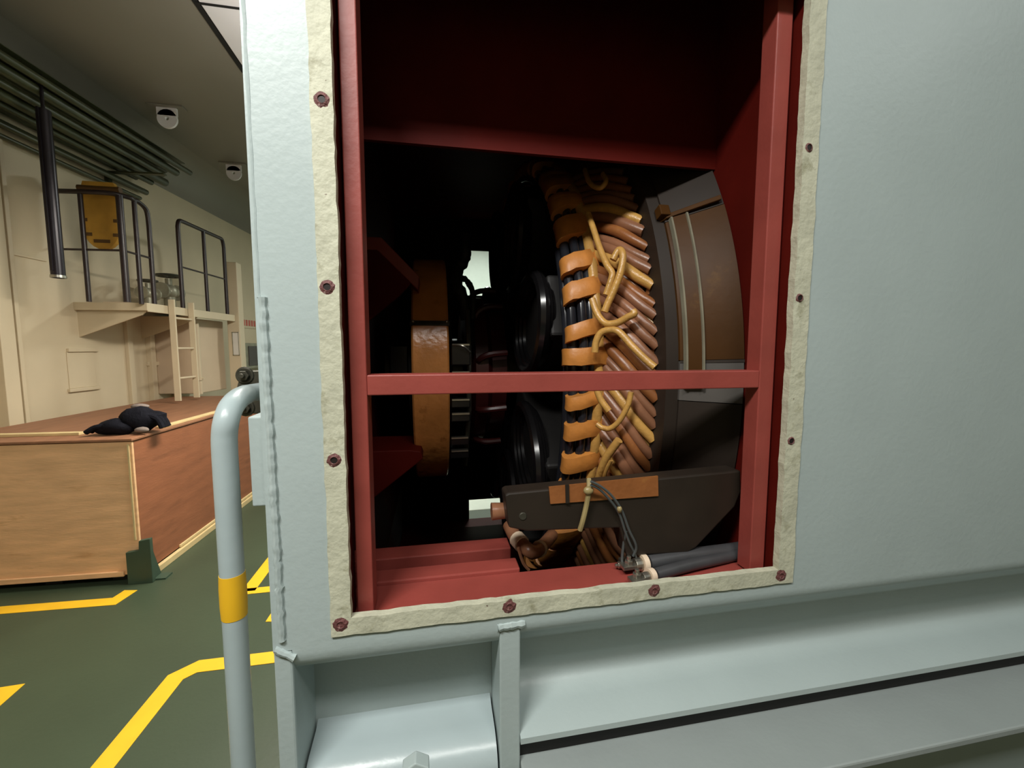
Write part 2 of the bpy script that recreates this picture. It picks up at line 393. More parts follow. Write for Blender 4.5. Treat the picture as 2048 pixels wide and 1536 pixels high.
MB().prism([wall((sC + sE) / 2, ZP - .06, 0), wall((sC + sE) / 2, ZP - .06, offP - .02), wall((sC + sE) / 2, ZP - .10, offP - .06), wall((sC + sE) / 2, ZP - .32, 0)], WD * 0.015).build('gusset', M_cream, pf)
# box casing under the platform's far end
uA = wall_s(onwall(392, 700, .46)); 
MB().obox(wall(uA, 1.03, 0), WD * (sE - uA), WN * 0.46, (0, 0, ZP - .07 - 1.03)).build('under_casing', M_tan, pf, bevel=0.01)
# railings
def post_path(s, off, h): return [wall(s, ZP, off), wall(s, ZP + h, off)]
offR = offP - 0.02
def edge_s(px, py): return wall_s(onwall(px, py, offR))
sP = [edge_s(254, 597), edge_s(283, 604), edge_s(309, 606)]
HR = 0.98
rl = thing('guard_railing', 'dark railing around the near end of the wall platform', 'railing', tuple(wall(sP[0], ZP, offR)))
top = smooth_path([wall(sP[0] - .0, ZP + HR, 0.02), wall(sP[0], ZP + HR, offR - .12), wall(sP[0] + .10, ZP + HR, offR), wall(sP[1], ZP + HR, offR), wall(sP[2] - .12, ZP + HR, offR), wall(sP[2] - .02, ZP + HR - .05, offR), wall(sP[2], ZP + HR - .2, offR)], 5) + [wall(sP[2], ZP, offR)]
MB().tube(top, 0.021, 10).build('top_rail', M_rail, rl, smooth=True)
MB().tube([wall(sP[0], ZP + HR * .48, 0.02), wall(sP[0], ZP + HR * .48, offR)], 0.010, 8).tube([wall(sP[0], ZP + HR * .48, offR), wall(sP[2], ZP + HR * .48, offR)], 0.010, 8).build('mid_rail', M_rail, rl, smooth=True)
MB().tube([wall(sP[0], ZP, offR * .48), wall(sP[0], ZP + HR, offR * .48)], 0.020, 10).build('post', M_rail, rl, smooth=True)
MB().tube([wall(sP[0], ZP, offR), wall(sP[0], ZP + HR - .02, offR)], 0.028, 10).build('post', M_rail, rl, smooth=True)
MB().tube([wall(sP[1], ZP, offR), wall(sP[1], ZP + HR, offR)], 0.020, 10).build('post', M_rail, rl, smooth=True)
sQ = [edge_s(366, 615), edge_s(416, 622), edge_s(455, 628)]
r2 = thing('guard_railing', 'dark hooped railing on the far side of the ladder, by the pale pillar', 'railing', tuple(wall(sQ[1], ZP, offR)))
hp = [wall(sQ[0], ZP, offR), wall(sQ[0], ZP + HR - .12, offR)] + smooth_path([wall(sQ[0], ZP + HR - .08, offR), wall(sQ[0] + .03, ZP + HR - .01, offR), wall(sQ[0] + .12, ZP + HR, offR)], 4) + smooth_path([wall(sQ[2] - .12, ZP + HR, offR), wall(sQ[2] - .03, ZP + HR - .01, offR), wall(sQ[2], ZP + HR - .1, offR)], 4) + [wall(sQ[2], ZP, offR)]
MB().tube(hp, 0.022, 10).build('hoop', M_rail, r2, smooth=True)
MB().tube([wall(sQ[1], ZP, offR), wall(sQ[1], ZP + HR, offR)], 0.020, 10).build('post', M_rail, r2, smooth=True)
MB().tube([wall(sQ[0], ZP + HR * .48, offR), wall(sQ[2], ZP + HR * .48, offR)], 0.010, 8).build('mid_rail', M_rail, r2, smooth=True)
# ladder
sL0, sL1 = edge_s(328, 608), edge_s(368, 614)
ld = thing('steel_ladder', 'short cream steel ladder hanging from the platform edge', 'ladder', tuple(wall((sL0 + sL1) / 2, 0.9, offP)))
for s_ in (sL0, sL1):
    MB().obox(wall(s_, 1.03, offP + .018), WD * 0.02, WN * 0.06, (0, 0, ZP + .08 - 1.03)).build('stringer', M_cream, ld, bevel=0.003)
zr = ZP - 0.11
while zr > 1.1:
    MB().tube([wall(sL0 + .01, zr, offP + .05), wall(sL1 + .01, zr, offP + .05)], 0.012, 8).build('rung', M_cream, ld, smooth=True)
    zr -= 0.32
# pipes on the wall under the platform
for px, lab, rr, zb, ztp in ((353, 'thicker cream pipe running down the wall behind the ladder', .035, 1.03, 1.93), (397, 'thin cream pipe running down beside the ladder', .026, 1.03, 1.9)):
    o_ = .06 if px < 380 else .5
    p_ = onwall(px, 720, o_)
    t = thing('wall_pipe', lab, 'pipe', (p_.x, p_.y, zb))
    MB().tube([(p_.x, p_.y, zb), (p_.x, p_.y, ztp)], rr, 12).build('pipe', M_cream, t, smooth=True)
    MB().cyl((p_.x, p_.y, 1.2), (p_.x, p_.y, 1.24), rr * 1.4, 12).box((p_.x - rr * 1.8, p_.y - .01, 1.21), (p_.x + rr * 1.8, p_.y + .01, 1.23)).build('pipe_clip', M_cream, t)
# valves on the platform
def valve(px, py, lab, sc=1.0):
    b = onz(px, py, ZP) ; b = wall(wall_s(onwall(px, py, .3)), ZP, .3)
    t = thing('valve', lab, 'valve', tuple(b), 'valves on the platform')
    h = .2 * sc
    MB().cyl(b + Vector((0, 0, 0)), b + Vector((0, 0, h)), .05 * sc, 14).sphere(b + Vector((0, 0, h)), .075 * sc).cyl(b + Vector((0, 0, h)), b + Vector((0, 0, h + .13 * sc)), .03 * sc, 12).tube([b + WD * -.11 * sc + Vector((0, 0, h)), b + WD * .11 * sc + Vector((0, 0, h))], .05 * sc, 12).build('body', M_valve, t, smooth=True)
    for d_ in (-1, 1):
        MB().cyl(b + WD * (.10 * d_ * sc) + Vector((0, 0, h)), b + WD * (.125 * d_ * sc) + Vector((0, 0, h)), .08 * sc, 16).build('flange', M_valve, t)
    hz = b + Vector((0, 0, h + .16 * sc))
    MB().tube([hz + Vector((math.cos(k / 18 * 2 * PI), math.sin(k / 18 * 2 * PI), 0)) * .1 * sc for k in range(18)], .012 * sc, 8, closed=True).tube([hz - WD * .1 * sc, hz + WD * .1 * sc], .009 * sc, 6).tube([hz - WN * .1 * sc, hz + WN * .1 * sc], .009 * sc, 6).build('handwheel', M_dsteel, t, smooth=True)
valve(298, 600, 'small valve with handwheel on the platform just left of the ladder head', 0.85)
valve(340, 606, 'taller pale valve with handwheel on the platform right behind the ladder head', 1.15)
sp_ = wall(wall_s(onwall(222, 590, .2)), ZP, .12)
tag(MB().obox(sp_, WD * .26, WN * .22, (0, 0, .04)).build('kick_plate', M_tan, bevel=.004), 'low flat tan plate lying on the platform deck near its near railing', 'plate')
# spine board on wall
ysb = wall(sP[0], 0, .3).y + .10
b0_, b1_ = at(149, 360, ysb), at(240, 500, ysb)
cxm, hw, zb1, zb0 = (b0_.x + b1_.x) / 2 + .02, (b1_.x - b0_.x) / 2 - .01, b0_.z, b1_.z
sbd = thing('stretcher_board', 'yellow-brown stretcher board with rounded end hung upright behind the near platform railing', 'stretcher', (cxm, ysb, zb0))
out = []
for k in range(13): a = PI + k / 12 * PI; out.append((cxm + hw * math.cos(a), zb0 + .2 + .2 * math.sin(a)))
NT = 9
for z_ in range(NT):
    za, zc__ = zb0 + .22 + (zb1 - zb0 - .26) * z_ / NT, zb0 + .22 + (zb1 - zb0 - .26) * (z_ + .5) / NT
    out += [(cxm + hw - .016, za), (cxm + hw, zc__)]
out += [(cxm + hw * .82, zb1), (cxm - hw * .82, zb1)]
for z_ in range(NT):
    za, zc__ = zb1 - .04 - (zb1 - zb0 - .26) * z_ / NT, zb1 - .04 - (zb1 - zb0 - .26) * (z_ + .5) / NT
    out += [(cxm - hw + .016, za), (cxm - hw, zc__)]
MB().prism([(x_, ysb, z_) for x_, z_ in out], (0, .045, 0)).build('board', M_board, sbd, bevel=.004)
for dx, dz, L in ((-.13, .25, .05), (0, .06, .13), (.13, .25, .05), (-.1, .12, .05), (.12, .12, .05)):
    MB().box((cxm + dx - L / 2, ysb - .004, zb0 + dz), (cxm + dx + L / 2, ysb + .002, zb0 + dz + .03)).build('hand_slot', M_boardd, sbd)
MB().tube([(cxm - hw - .02, ysb + .02, zb0 + (zb1 - zb0) * .9), (cxm + hw + .02, ysb + .02, zb0 + (zb1 - zb0) * .9)], .03, 8).build('strap', M_boardd, sbd)
# black vertical pipe from the cable run
pb = onwall(117, 556, .5)
ptop = Vector((pb.x, pb.y, 3.44))
vp = thing('vent_pipe', 'black vertical pipe hanging open-ended in front of the platform railing', 'pipe', tuple(pb))
MB().lathe([(0, .036), (0, .044), (ptop.z - pb.z, .044), (ptop.z - pb.z, .036)], pb, 'Z', 24, closed_prof=True).build('pipe', M_pipe, vp, smooth=True)
MB().lathe([(0, .045), (0, .049), (.02, .049), (.02, .045)], pb, 'Z', 24, closed_prof=True).build('end_collar', M_steel, vp, smooth=True)
MB().cyl((pb.x, pb.y, ptop.z - .01), (pb.x, pb.y, 3.699), .012, 8).cyl((pb.x, pb.y, ptop.z - .012), (pb.x, pb.y, ptop.z), .043, 20).build('hanger_rod', M_pipe, vp)
MB().box((pb.x - .012, pb.y - .054, pb.z + .05), (pb.x + .004, pb.y - .042, ptop.z)).build('weld_seam', M_pipe, vp)
# cable run beneath the ceiling
ct = thing('cable_tray', 'bundle of dark olive cables and pipes clipped along the ceiling edge', 'cable tray', tuple(wall(0, 3.6, .3)))
sEnd = wall_s(onwall(325, 350, .25))
for k, (off, z_, r_) in enumerate(((.10, 3.50, .035), (.19, 3.48, .03), (.27, 3.52, .045), (.38, 3.54, .03), (.46, 3.60, .04), (.55, 3.64, .03), (.20, 3.60, .04), (.34, 3.64, .05), (.06, 3.40, .032), (.13, 3.36, .024), (.06, 3.30, .02))):
    e_ = sEnd - .2 + .1 * (k % 3)
    MB().tube([wall(-3, z_, off), wall(e_ * .5, z_ - .01, off), wall(e_, z_, off)], r_, 10).build('cable', M_gcable, ct, smooth=True)
for s_ in (-1.2, 0.2, sEnd - .5):
    MB().obox(wall(s_, 3.43, .0), WD * .05, WN * .58, (0, 0, .016)).obox(wall(s_, 3.27, .0), WD * .05, WN * .04, (0, 0, .16)).build('hanger', M_gcable, ct)
MB().obox(wall(-3, 3.70, .04), WD * (sEnd + 2.9), WN * .52, (0, 0, .006)).build('tray', M_gcable, ct)
# pad eyes on the ceiling
for (px, py, lab) in ((335, 236, 'round steel lifting eye welded under the grey ceiling, nearer one, above the railings'), (468, 345, 'round steel lifting eye under the grey ceiling, farther one, close to the casing edge')):
    q = onz(px, py, CEIL - .11)
    t = thing('lifting_eye', lab, 'lifting eye', (q.x, q.y, CEIL))
    MB().lathe([(-.012, .018), (-.012, .09), (.012, .09), (.012, .018)], (q.x, q.y, CEIL - .12), 'Y', 24, closed_prof=True).box((q.x - .09, q.y - .012, CEIL - .09), (q.x + .09, q.y + .012, CEIL)).build('eye_plate', M_ceilp, t, smooth=True)
    MB().box((q.x - .16, q.y - .05, CEIL - .016), (q.x + .16, q.y + .05, CEIL)).build('base_plate', M_ceil, t, bevel=.004)
# notices and small box on the far walls
n0, n1 = at(463, 664, 5.585), at(479, 711, 5.585)
nt = thing('notice_sheet', 'white paper notice fixed to the pale pillar behind the platform', 'notice', tuple(n1))
MB().box((n0.x, 5.592, n1.z), (n1.x, 5.598, n0.z)).build('sheet', M_paper, nt)
MB().box((n0.x, 5.588, n0.z - .01), (n1.x, 5.592, n0.z)).box((n0.x, 5.588, n1.z), (n1.x, 5.592, n1.z + .01)).box((n0.x, 5.588, n1.z), (n0.x + .008, 5.592, n0.z)).box((n1.x - .008, 5.588, n1.z), (n1.x, 5.592, n0.z)).build('border', M_valve, nt)
sg = wall_s(onwall(484, 645, .01)); zg = onwall(487, 645, .01).z
tg = thing('wall_sign', 'small faded sign with red lettering on the far wall beside the pale pillar', 'sign', tuple(wall(sg, zg, .01)))
MB().obox(wall(sg, zg - .09, .0), WD * .5, WN * .012, (0, 0, .18)).build('plate', M_cream, tg)
for k in range(5):
    MB().obox(wall(sg + .03 + .09 * k, zg - .05, .012), WD * .05, WN * .006, (0, 0, .10)).build('letter', M_redink, tg)
cg0 = wall_s(onwall(484, 710, .1)); cz0, cz1 = onwall(487, 738, .1).z, onwall(487, 686, .1).z
bx = thing('wall_cabinet', 'small grey cabinet on the far wall next to the casing edge', 'cabinet', tuple(wall(cg0, cz0, .1)))
MB().obox(wall(cg0, cz0, 0), WD * .9, WN * .16, (0, 0, cz1 - cz0)).build('body', M_valve, bx, bevel=.01)
MB().obox(wall(cg0 + .08, cz0 + .05, .16), WD * .74, WN * .015, (0, 0, cz1 - cz0 - .1)).build('door', M_core, bx, bevel=.006)

# ================================================================ THE GENERATOR HOUSING
XL_, XRT = -0.279, 2.6
ZB, ZT = 1.075, 2.78
hx0, hx1, hz0, hz1 = -0.149, 0.723, 1.124, 2.285       # clear opening
ho = thing('generator_housing', 'large grey-green steel generator casing with an open red-lined inspection hatch', 'generator', (XL_ + 1.4, 1.3, 0))
def ring_plate(x0, x1, z0, z1, ix0, ix1, iz0, iz1, y0, y1, jit=0.0, seg=1):
    mb = MB(); bm = mb.bm
    def loop(a0, a1, b0, b1, y, j):
        pts = []
        cs = [(a0, b0), (a1, b0), (a1, b1), (a0, b1)]
        for i in range(4):
            p, q = cs[i], cs[(i + 1) % 4]
            for k in range(seg):
                t = k / seg; x, z = p[0] + (q[0] - p[0]) * t, p[1] + (q[1] - p[1]) * t
                jx = j * noise.noise(Vector((x * 34, z * 34, 1.7))) if k else 0
                jz = j * noise.noise(Vector((x * 34, z * 34, 8.3))) if k else 0
                pts.append((x + jx, y, z + jz))
        return pts
    o0, i0 = loop(x0, x1, z0, z1, y0, jit), loop(ix0, ix1, iz0, iz1, y0, jit)
    vo0 = [bm.verts.new(p) for p in o0]; vi0 = [bm.verts.new(p) for p in i0]
    vo1 = [bm.verts.new((p[0], y1, p[2])) for p in o0]; vi1 = [bm.verts.new((p[0], y1, p[2])) for p in i0]
    n = len(o0)
    for k in range(n):
        l = (k + 1) % n
        bm.faces.new((vo0[k], vo0[l], vi0[l], vi0[k])); bm.faces.new((vo1[k], vi1[k], vi1[l], vo1[l]))
        bm.faces.new((vo0[k], vo1[k], vo1[l], vo0[l])); bm.faces.new((vi0[k], vi0[l], vi1[l], vi1[k]))
    return mb
fp = ring_plate(XL_, XRT, ZB, ZT, hx0 - .008, hx1 + .008, hz0 - .008, hz1 + .008, 0.0, 0.014).build('front_panel', M_grey, ho)
HB = 2.75                                       # back of the housing
# side, top, back
MB().box((XL_, 0.014, 0.05), (XL_ + .012, HB, ZT)).build('side_panel', M_grey, ho)
MB().box((XRT - .012, 0.014, 0.05), (XRT, HB, ZT)).build('side_panel', M_grey, ho)
MB().box((XL_, 0.0, ZT), (XRT, HB, ZT + .012)).build('roof_panel', M_grey, ho)
# inside lining skins (red)
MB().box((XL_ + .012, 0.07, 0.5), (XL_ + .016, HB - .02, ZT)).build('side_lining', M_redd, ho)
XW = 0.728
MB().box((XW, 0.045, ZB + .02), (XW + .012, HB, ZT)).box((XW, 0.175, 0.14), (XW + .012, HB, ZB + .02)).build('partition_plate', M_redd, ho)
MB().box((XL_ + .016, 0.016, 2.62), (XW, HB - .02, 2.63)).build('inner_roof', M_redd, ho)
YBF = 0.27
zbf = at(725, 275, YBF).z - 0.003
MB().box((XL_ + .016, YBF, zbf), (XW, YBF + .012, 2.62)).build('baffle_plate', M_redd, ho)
# back panel with two openings
q0, q1 = at(922, 500, HB), at(990, 592, HB)
r0, r1 = at(938, 1000, HB), at(1004, 1048, HB)
bk = MB()
xs = sorted([XL_, q0.x, q1.x, r0.x, r1.x, XRT])
def in_open(x, z): return (q0.x < x < q1.x and q1.z < z < q0.z) or (r0.x < x < r1.x and r1.z < z < r0.z)
zs = sorted([0.05, r1.z, r0.z, q1.z, q0.z, ZT])
for i in range(len(xs) - 1):
    for j in range(len(zs) - 1):
        if not in_open((xs[i] + xs[i + 1]) / 2, (zs[j] + zs[j + 1]) / 2):
            bk.box((xs[i], HB, zs[j]), (xs[i + 1], HB + .012, zs[j + 1]))
bk.build('rear_panel', M_blackm, ho)
# hatch flange strip with bolt holes
hf = ring_plate(-0.183, 0.760, 1.092, 2.322, hx0, hx1, hz0, hz1, -0.004, 0.012, jit=0.0028, seg=70).build('hatch_flange', M_strip, ho)
hf['label'] = 'bare pale gasket strip with chipped edges'
holes = [(643, 198), (654, 574), (668, 921), (681, 1250), (1019, 1214), (1309, 1182), (1563, 1152), (1583, 882), (1600, 596), (1619, 295)]
for i, (px, py) in enumerate(holes):
    c = at(px, py, -0.005); r_ = 0.0145 if i in (3, 4, 5, 6) else (0.0135 if i < 3 else 0.0095)
    mb = MB(); bm = mb.bm
    n = 22; co = []; ci = []; cd = []
    for k in range(n):
        a = 2 * PI * k / n
        ro = r_ * (1 + .22 * noise.noise(Vector((math.cos(a) * 2 + i * 3, math.sin(a) * 2, 0))))
        co.append(bm.verts.new(c + Vector((ro * math.cos(a), .0015, ro * math.sin(a)))))
        ci.append(bm.verts.new(c + Vector((.0062 * math.cos(a), -.0012, .0062 * math.sin(a)))))
        cd.append(bm.verts.new(c + Vector((0.0055 * math.cos(a), .0003, .0055 * math.sin(a)))))
    for k in range(n):
        l = (k + 1) % n
        bm.faces.new((co[k], co[l], ci[l], ci[k])); bm.faces.new((ci[k], ci[l], cd[l], cd[k]))
    o = mb.build('bolt_hole', M_rust, hf, smooth=True)
    mb = MB(); mb.lathe([(0, 0.0001), (0, .0056)], c + Vector((0, .0003, 0)), 'Y', 16)
    mb.build('bolt_hole_bore', M_hole if i in (0, 1, 2, 7, 8, 9) else M_rust, hf)
# jamb returns, posts, crossbar
YP = 0.03
lp0, lp1 = at(688, 400, YP).x, at(723, 400, YP).x
rp0, rp1 = at(1537, 400, YP).x, at(1567, 400, YP).x
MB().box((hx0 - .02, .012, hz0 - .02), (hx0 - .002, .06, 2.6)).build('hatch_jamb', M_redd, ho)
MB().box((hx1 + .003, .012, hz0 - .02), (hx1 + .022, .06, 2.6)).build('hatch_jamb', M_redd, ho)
MB().box((lp0, YP, hz0 - .02), (lp1, YP + .05, 2.62)).build('post', M_red, ho, bevel=.002)
MB().box((rp0, YP, hz0 - .02), (rp1, YP + .04, 2.62)).build('post', M_red, ho, bevel=.002)
b0, b1 = at(736, 750, YP), at(1510, 776, YP)
zt_, zb_ = at(1100, 746, YP).z, at(1100, 784, YP).z
MB().box((lp1, YP, zb_), (rp0, YP + .05, zt_)).build('crossbar', M_red, ho, bevel=.002)
# sill plate and stepped beams
zs_ = hz0 - .024
MB().box((XL_ + .02, .014, zs_ - .02), (XW, .135, zs_)).build('sill_plate', M_red, ho, bevel=.002)
e1 = at(1040, 1150, .135)
MB().box((XL_ + .02, .135, zs_ - .06), (e1.x, .185, at(900, 1150, .135).z)).build('support_beam', M_red, ho, bevel=.003)
e2 = at(1022, 1120, .26)
MB().box((XL_ + .02, .26, zs_ - .3), (e2.x, .32, at(900, 1106, .26).z)).build('support_beam', M_red, ho, bevel=.003)
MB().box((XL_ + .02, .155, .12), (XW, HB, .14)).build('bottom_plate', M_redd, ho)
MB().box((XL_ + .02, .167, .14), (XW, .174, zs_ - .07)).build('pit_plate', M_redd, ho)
# octagonal red shroud at the left of the slip ring
yo = 0.75
def o2(px, py, y=yo): q = at(px, py, y); return (q.x, q.z)
def yz(px, py): q = at(px, py, yo); return Vector((q.x, yo, q.z))
sh = MB().prism([yz(560, 468), yz(762, 474), yz(838, 552), yz(836, 580), yz(754, 500), yz(560, 492)], (0, .28, 0)).build('bearing_shroud', M_red, ho, bevel=.003)
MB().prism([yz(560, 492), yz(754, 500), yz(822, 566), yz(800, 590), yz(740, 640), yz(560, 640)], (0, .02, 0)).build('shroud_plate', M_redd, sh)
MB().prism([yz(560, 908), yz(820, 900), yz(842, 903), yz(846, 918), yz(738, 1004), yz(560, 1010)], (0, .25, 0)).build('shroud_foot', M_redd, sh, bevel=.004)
# base: web, fillet and flange below the panel, drawn along the length
def base_profile():
    P = [(0.0, ZB)]
    for k in range(7):
        a = k / 6 * PI / 2; P.append((0.034 - .034 * math.cos(a), ZB - .004 - .034 * math.sin(a)))
    P += [(.034, ZB - .038), (.07, ZB - .075), (.090, ZB - .098), (.091, ZB - .103), (.091, ZB - .108), (.108, .90)]
    for k in range(7):
        a = k / 6 * PI / 2; P.append((.108 - .07 * (1 - math.cos(a)), .895 - .045 * math.sin(a)))
    P += [(-.004, .836), (-.004, .824), (.13, .824), (.13, ZB), (.014, ZB)]
    return P
rx0, rx1 = at(1000, 1400, 0).x, at(1041, 1400, 0).x
BP = base_profile()
MB().prism([(rx1, y, z) for y, z in BP], (XRT - rx1, 0, 0)).build('base_girder', M_grey, ho, smooth=True)
# recess between the two ribs: deeper web
lx0, lx1 = XL_, at(590, 1420, 0).x
RP = [(0.0, ZB)] + [(0.05 - .05 * math.cos(k / 6 * PI / 2), ZB - .01 - .045 * math.sin(k / 6 * PI / 2)) for k in range(7)] + [(.052, ZB - .06), (.12, ZB - .12), (.12, .60), (.16, .60), (.16, ZB), (.014, ZB)]
MB().prism([(lx1, y, z) for y, z in RP], (rx0 - lx1, 0, 0)).build('base_web', M_grey, ho, smooth=True)
MB().box((lx0, 0.0, .30), (lx1, .16, ZB)).build('end_rib', M_grey, ho, bevel=.004)
rib = MB().box((rx0, .002, .30), (rx1, .12, ZB - .005)).build('rib', M_grey, ho, bevel=.003)
# lumpy weld beads
def bead(mb, a, b, r, seed, n=40):
    a, b = Vector(a), Vector(b); pts = [a + (b - a) * (k / n) + Vector((noise.noise(Vector((k * .7, seed, 0))), noise.noise(Vector((k * .7, seed, 5))) * .5, 0)) * r * .5 for k in range(n + 1)]
    mb.tube(pts, lambda t: r * (1 + .35 * noise.noise(Vector((t * n * .45, seed, 2)))), 8)
mb = MB(); bead(mb, (rx0 - .006, .004, ZB - .006), (rx1 + .008, .004, ZB - .004), .009, 3, 14); mb.build('weld_bead', M_grey, rib, smooth=True)
mb = MB(); bead(mb, (XL_ + .016, 0.000, ZB + .02), (XL_ + .012, 0.0, 1.68), .0065, 9, 90); mb.build('weld_bead', M_grey, ho, smooth=True)
mb = MB(); bead(mb, (XL_ + .004, -.001, ZB + .006), (lx1 + .004, -.001, ZB - .014), .006, 5, 10); mb.build('weld_bead', M_grey, ho, smooth=True)
mb = MB(); bead(mb, (XL_ + .006, 0.002, 1.68), (XL_ + .005, 0.002, ZT), .0035, 14, 40); mb.build('weld_bead', M_grey, ho, smooth=True)
# chock block with rounded shoulders and jacking bolt inside the recess
zc_ = at(790, 1512, .02).z
ck = MB()
CP = [(.12, zc_ + .012), (.10, zc_ + .004)] + [(.065 - .065 * math.sin(k / 8 * PI / 2), zc_ - .055 + .055 * math.cos(k / 8 * PI / 2)) for k in range(9)] + [(-.003, zc_ - .066), (-.012, zc_ - .072)] + [(-.028 - .02 * math.sin(k / 5 * PI / 2), zc_ - .095 + .02 * math.cos(k / 5 * PI / 2)) for k in range(6)] + [(-.05, .55), (.12, .55)]
ck.prism([(lx1 + .004, y, z) for y, z in CP], (rx0 - lx1 - .008, 0, 0)).build('mounting_chock', M_tube, ho, smooth=True)
jb = at(832, 1520, -.055)
hexp = [(jb.x + .026 * math.cos(PI / 2 + k * PI / 3), -.05, jb.z - .012 + .026 * math.sin(PI / 2 + k * PI / 3)) for k in range(6)]
MB().prism(hexp, (0, -.025, 0)).cyl((jb.x, -.075, jb.z - .012), (jb.x, -.085, jb.z - .012), .013, 14).build('jacking_bolt', M_grey, ho, bevel=.002)
# side cover and clamp bracket on the left face
MB().box((XL_ - .028, .02, at(505, 1010, .03).z), (XL_ - .001, .62, at(505, 832, .03).z)).box((XL_ - .034, .05, at(505, 985, .03).z), (XL_ - .028, .58, at(505, 850, .03).z)).build('side_cover', M_grey, ho, bevel=.012, seg=3)
YK = .36
kb0, kb1 = at(469, 738, YK), at(505, 828, YK)
cx_ = (kb0.x + XL_) / 2
kp = [(XL_ - .002, YK, kb0.z), (kb0.x + .022, YK, kb0.z - .004), (kb0.x + .006, YK, kb0.z - .03), (kb0.x, YK, kb0.z - .05), (kb0.x + .02, YK, kb1.z + .02), (kb0.x + .034, YK, kb1.z), (XL_ - .002, YK, kb1.z)]
cb_ = MB().prism(kp, (0, .02, 0)).build('clamp_bracket', M_dsteel, ho, bevel=.003)
cb_['label'] = 'oily dark steel clamp plate'
for (px, py) in ((489, 751), (491, 816)):
    q = at(px, py, YK - .002)
    MB().lathe([(0, .0001), (-.004, .016), (-.004, .019), (0, .021)], (q.x, YK, q.z), 'Y', 20).prism([(q.x + 0.013 * math.cos(k * PI / 3), YK - .004, q.z + 0.013 * math.sin(k * PI / 3)) for k in range(6)], (0, -.009, 0)).cyl((q.x, YK - .012, q.z), (q.x, YK - .022, q.z), .006, 10).build('bolt', M_dsteel, cb_, bevel=.001)

# foundation plate under the girder
FT = .790
fo = thing('engine_foundation', 'grey painted foundation plate under the black shadow gap below the casing', 'foundation', (1.3, .2, 0))
MB().prism([(rx1 + .001, -.12, FT - .012), (rx1 + .001, .16, FT - .012), (rx1 + .001, .16, FT - .03), (rx1 + .001, -.12, FT - .03)], (XRT - rx1, 0, 0)).build('top_plate', M_found, fo, bevel=.004)
MB().box((rx1 + .001, .0, 0), (XRT, .03, FT - .03)).build('web_plate', M_grey, fo)
MB().box((rx1 + .001, .018, FT - .012), (XRT, .16, .824)).build('shadow_gap_strip', M_blackm, fo)['label'] = 'black strip standing for the shadowed gap'  # black colour stands in for the deep shadow between flange and foundation
MB().box((XL_ + .01, .165, .0), (XRT - .01, HB, .05)).build('bed_plate', M_grey, fo)
MB().box((lx0, .0, 0.0), (rx1, .16, .30)).build('end_block', M_grey, fo)

# handrail tube at the left
yt = 0.05
pts = [(XL_ - .002, .52, at(503, 786, .27).z), (XL_ - .05, .51, at(503, 786, .27).z), (XL_ - .085, .44, at(503, 786, .27).z), at(503, 786, .27), at(488, 791, .17), at(474, 800, .11), at(461, 817, .07), at(452, 845, .052), at(449, 875, yt), at(450, 910, yt)]
bx_ = at(450, 910, yt)
hp_ = smooth_path(pts, 6) + [Vector((bx_.x, bx_.y, z)) for z in (1.3, 1.0, .5, 0.012)]
hr = thing('grab_rail', 'bent grey-green tubular grab rail with a yellow band at the casing corner', 'rail', (bx_.x, bx_.y, 0))
MB().tube(hp_, 0.0198, 24).build('tube', M_tube, hr, smooth=True)
zy1, zy0 = at(465, 1146, yt).z, at(465, 1232, yt).z
mb = MB(); mb.tube([(bx_.x, bx_.y, zy1), (bx_.x, bx_.y, (zy0 * .3 + zy1 * .7)), (bx_.x, bx_.y, (zy0 * .7 + zy1 * .3)), (bx_.x, bx_.y, zy0)], lambda t: .0204 + .0012 * math.sin(t * PI), 24)
mb.build('yellow_band', M_yellow, hr, smooth=True)['label'] = 'yellow painted band'
MB().cyl((bx_.x, bx_.y, 0), (bx_.x, bx_.y, .014), .05, 24).build('foot_flange', M_tube, hr, bevel=.002)

wq = at(972, 1024, 3.3)
wb = thing('white_box', 'white box glimpsed through the lower gap behind the machine', 'box', (wq.x, 3.5, 0))
MB().box((wq.x - .35, 3.3, 0), (wq.x + .35, 3.7, wq.z + .0)).build('body', M_white_w, wb, bevel=.01)
MB().box((wq.x - .37, 3.28, wq.z), (wq.x + .37, 3.72, wq.z + .04)).build('lid', M_white_w, wb, bevel=.01)

# ================================================================ INSIDE: STATOR
AX = Vector((0, 1.25, 1.50))                   # machine axis runs along X (camera-frame Y 2.0)
st = thing('generator_stator', 'round generator stator with orange taped end windings inside the hatch', 'stator', (0.6, 1.25, .14))
xC, xL, xE = 0.398, 0.575, 0.722
RC, RL, RE = 0.868, 1.035, 1.125
def ax(x, r, th): return Vector((x, AX.y - r * math.cos(th), AX.z + r * math.sin(th)))
def sthick(x):
    t = (x - xL) / (xE - xL); return RL + (RE - RL) * t
def cover(a0, a1, m, name, dr=0.0):
    prof = [(xL + .03, RL + .012 + dr), (xE, RE + dr), (xE, RE - .06), (xL + .03, RL - .05)]
    o = MB().lathe(prof, AX, 'X', max(6, int(abs(a1 - a0) * 40)), a0, a1, closed_prof=True).build(name, m, st, smooth=True)
    return o
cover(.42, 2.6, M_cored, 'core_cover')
cover(.065, .418, M_olive, 'core_cover', .001)['label'] = 'brown varnished core segment'
cover(-.03, .063, M_core, 'core_cover')['label'] = 'grey painted core segment'
cover(-2.6, -.032, M_cored, 'core_cover')['label'] = 'dark lower core segment'  # cover is coloured darker below the grey segment
MB().lathe([(xL, .78), (xL, RL), (xL + .03, RL + .006), (xL + .03, .78)], AX, 'X', 120, closed_prof=True).build('end_ring', M_cored, st, smooth=True)
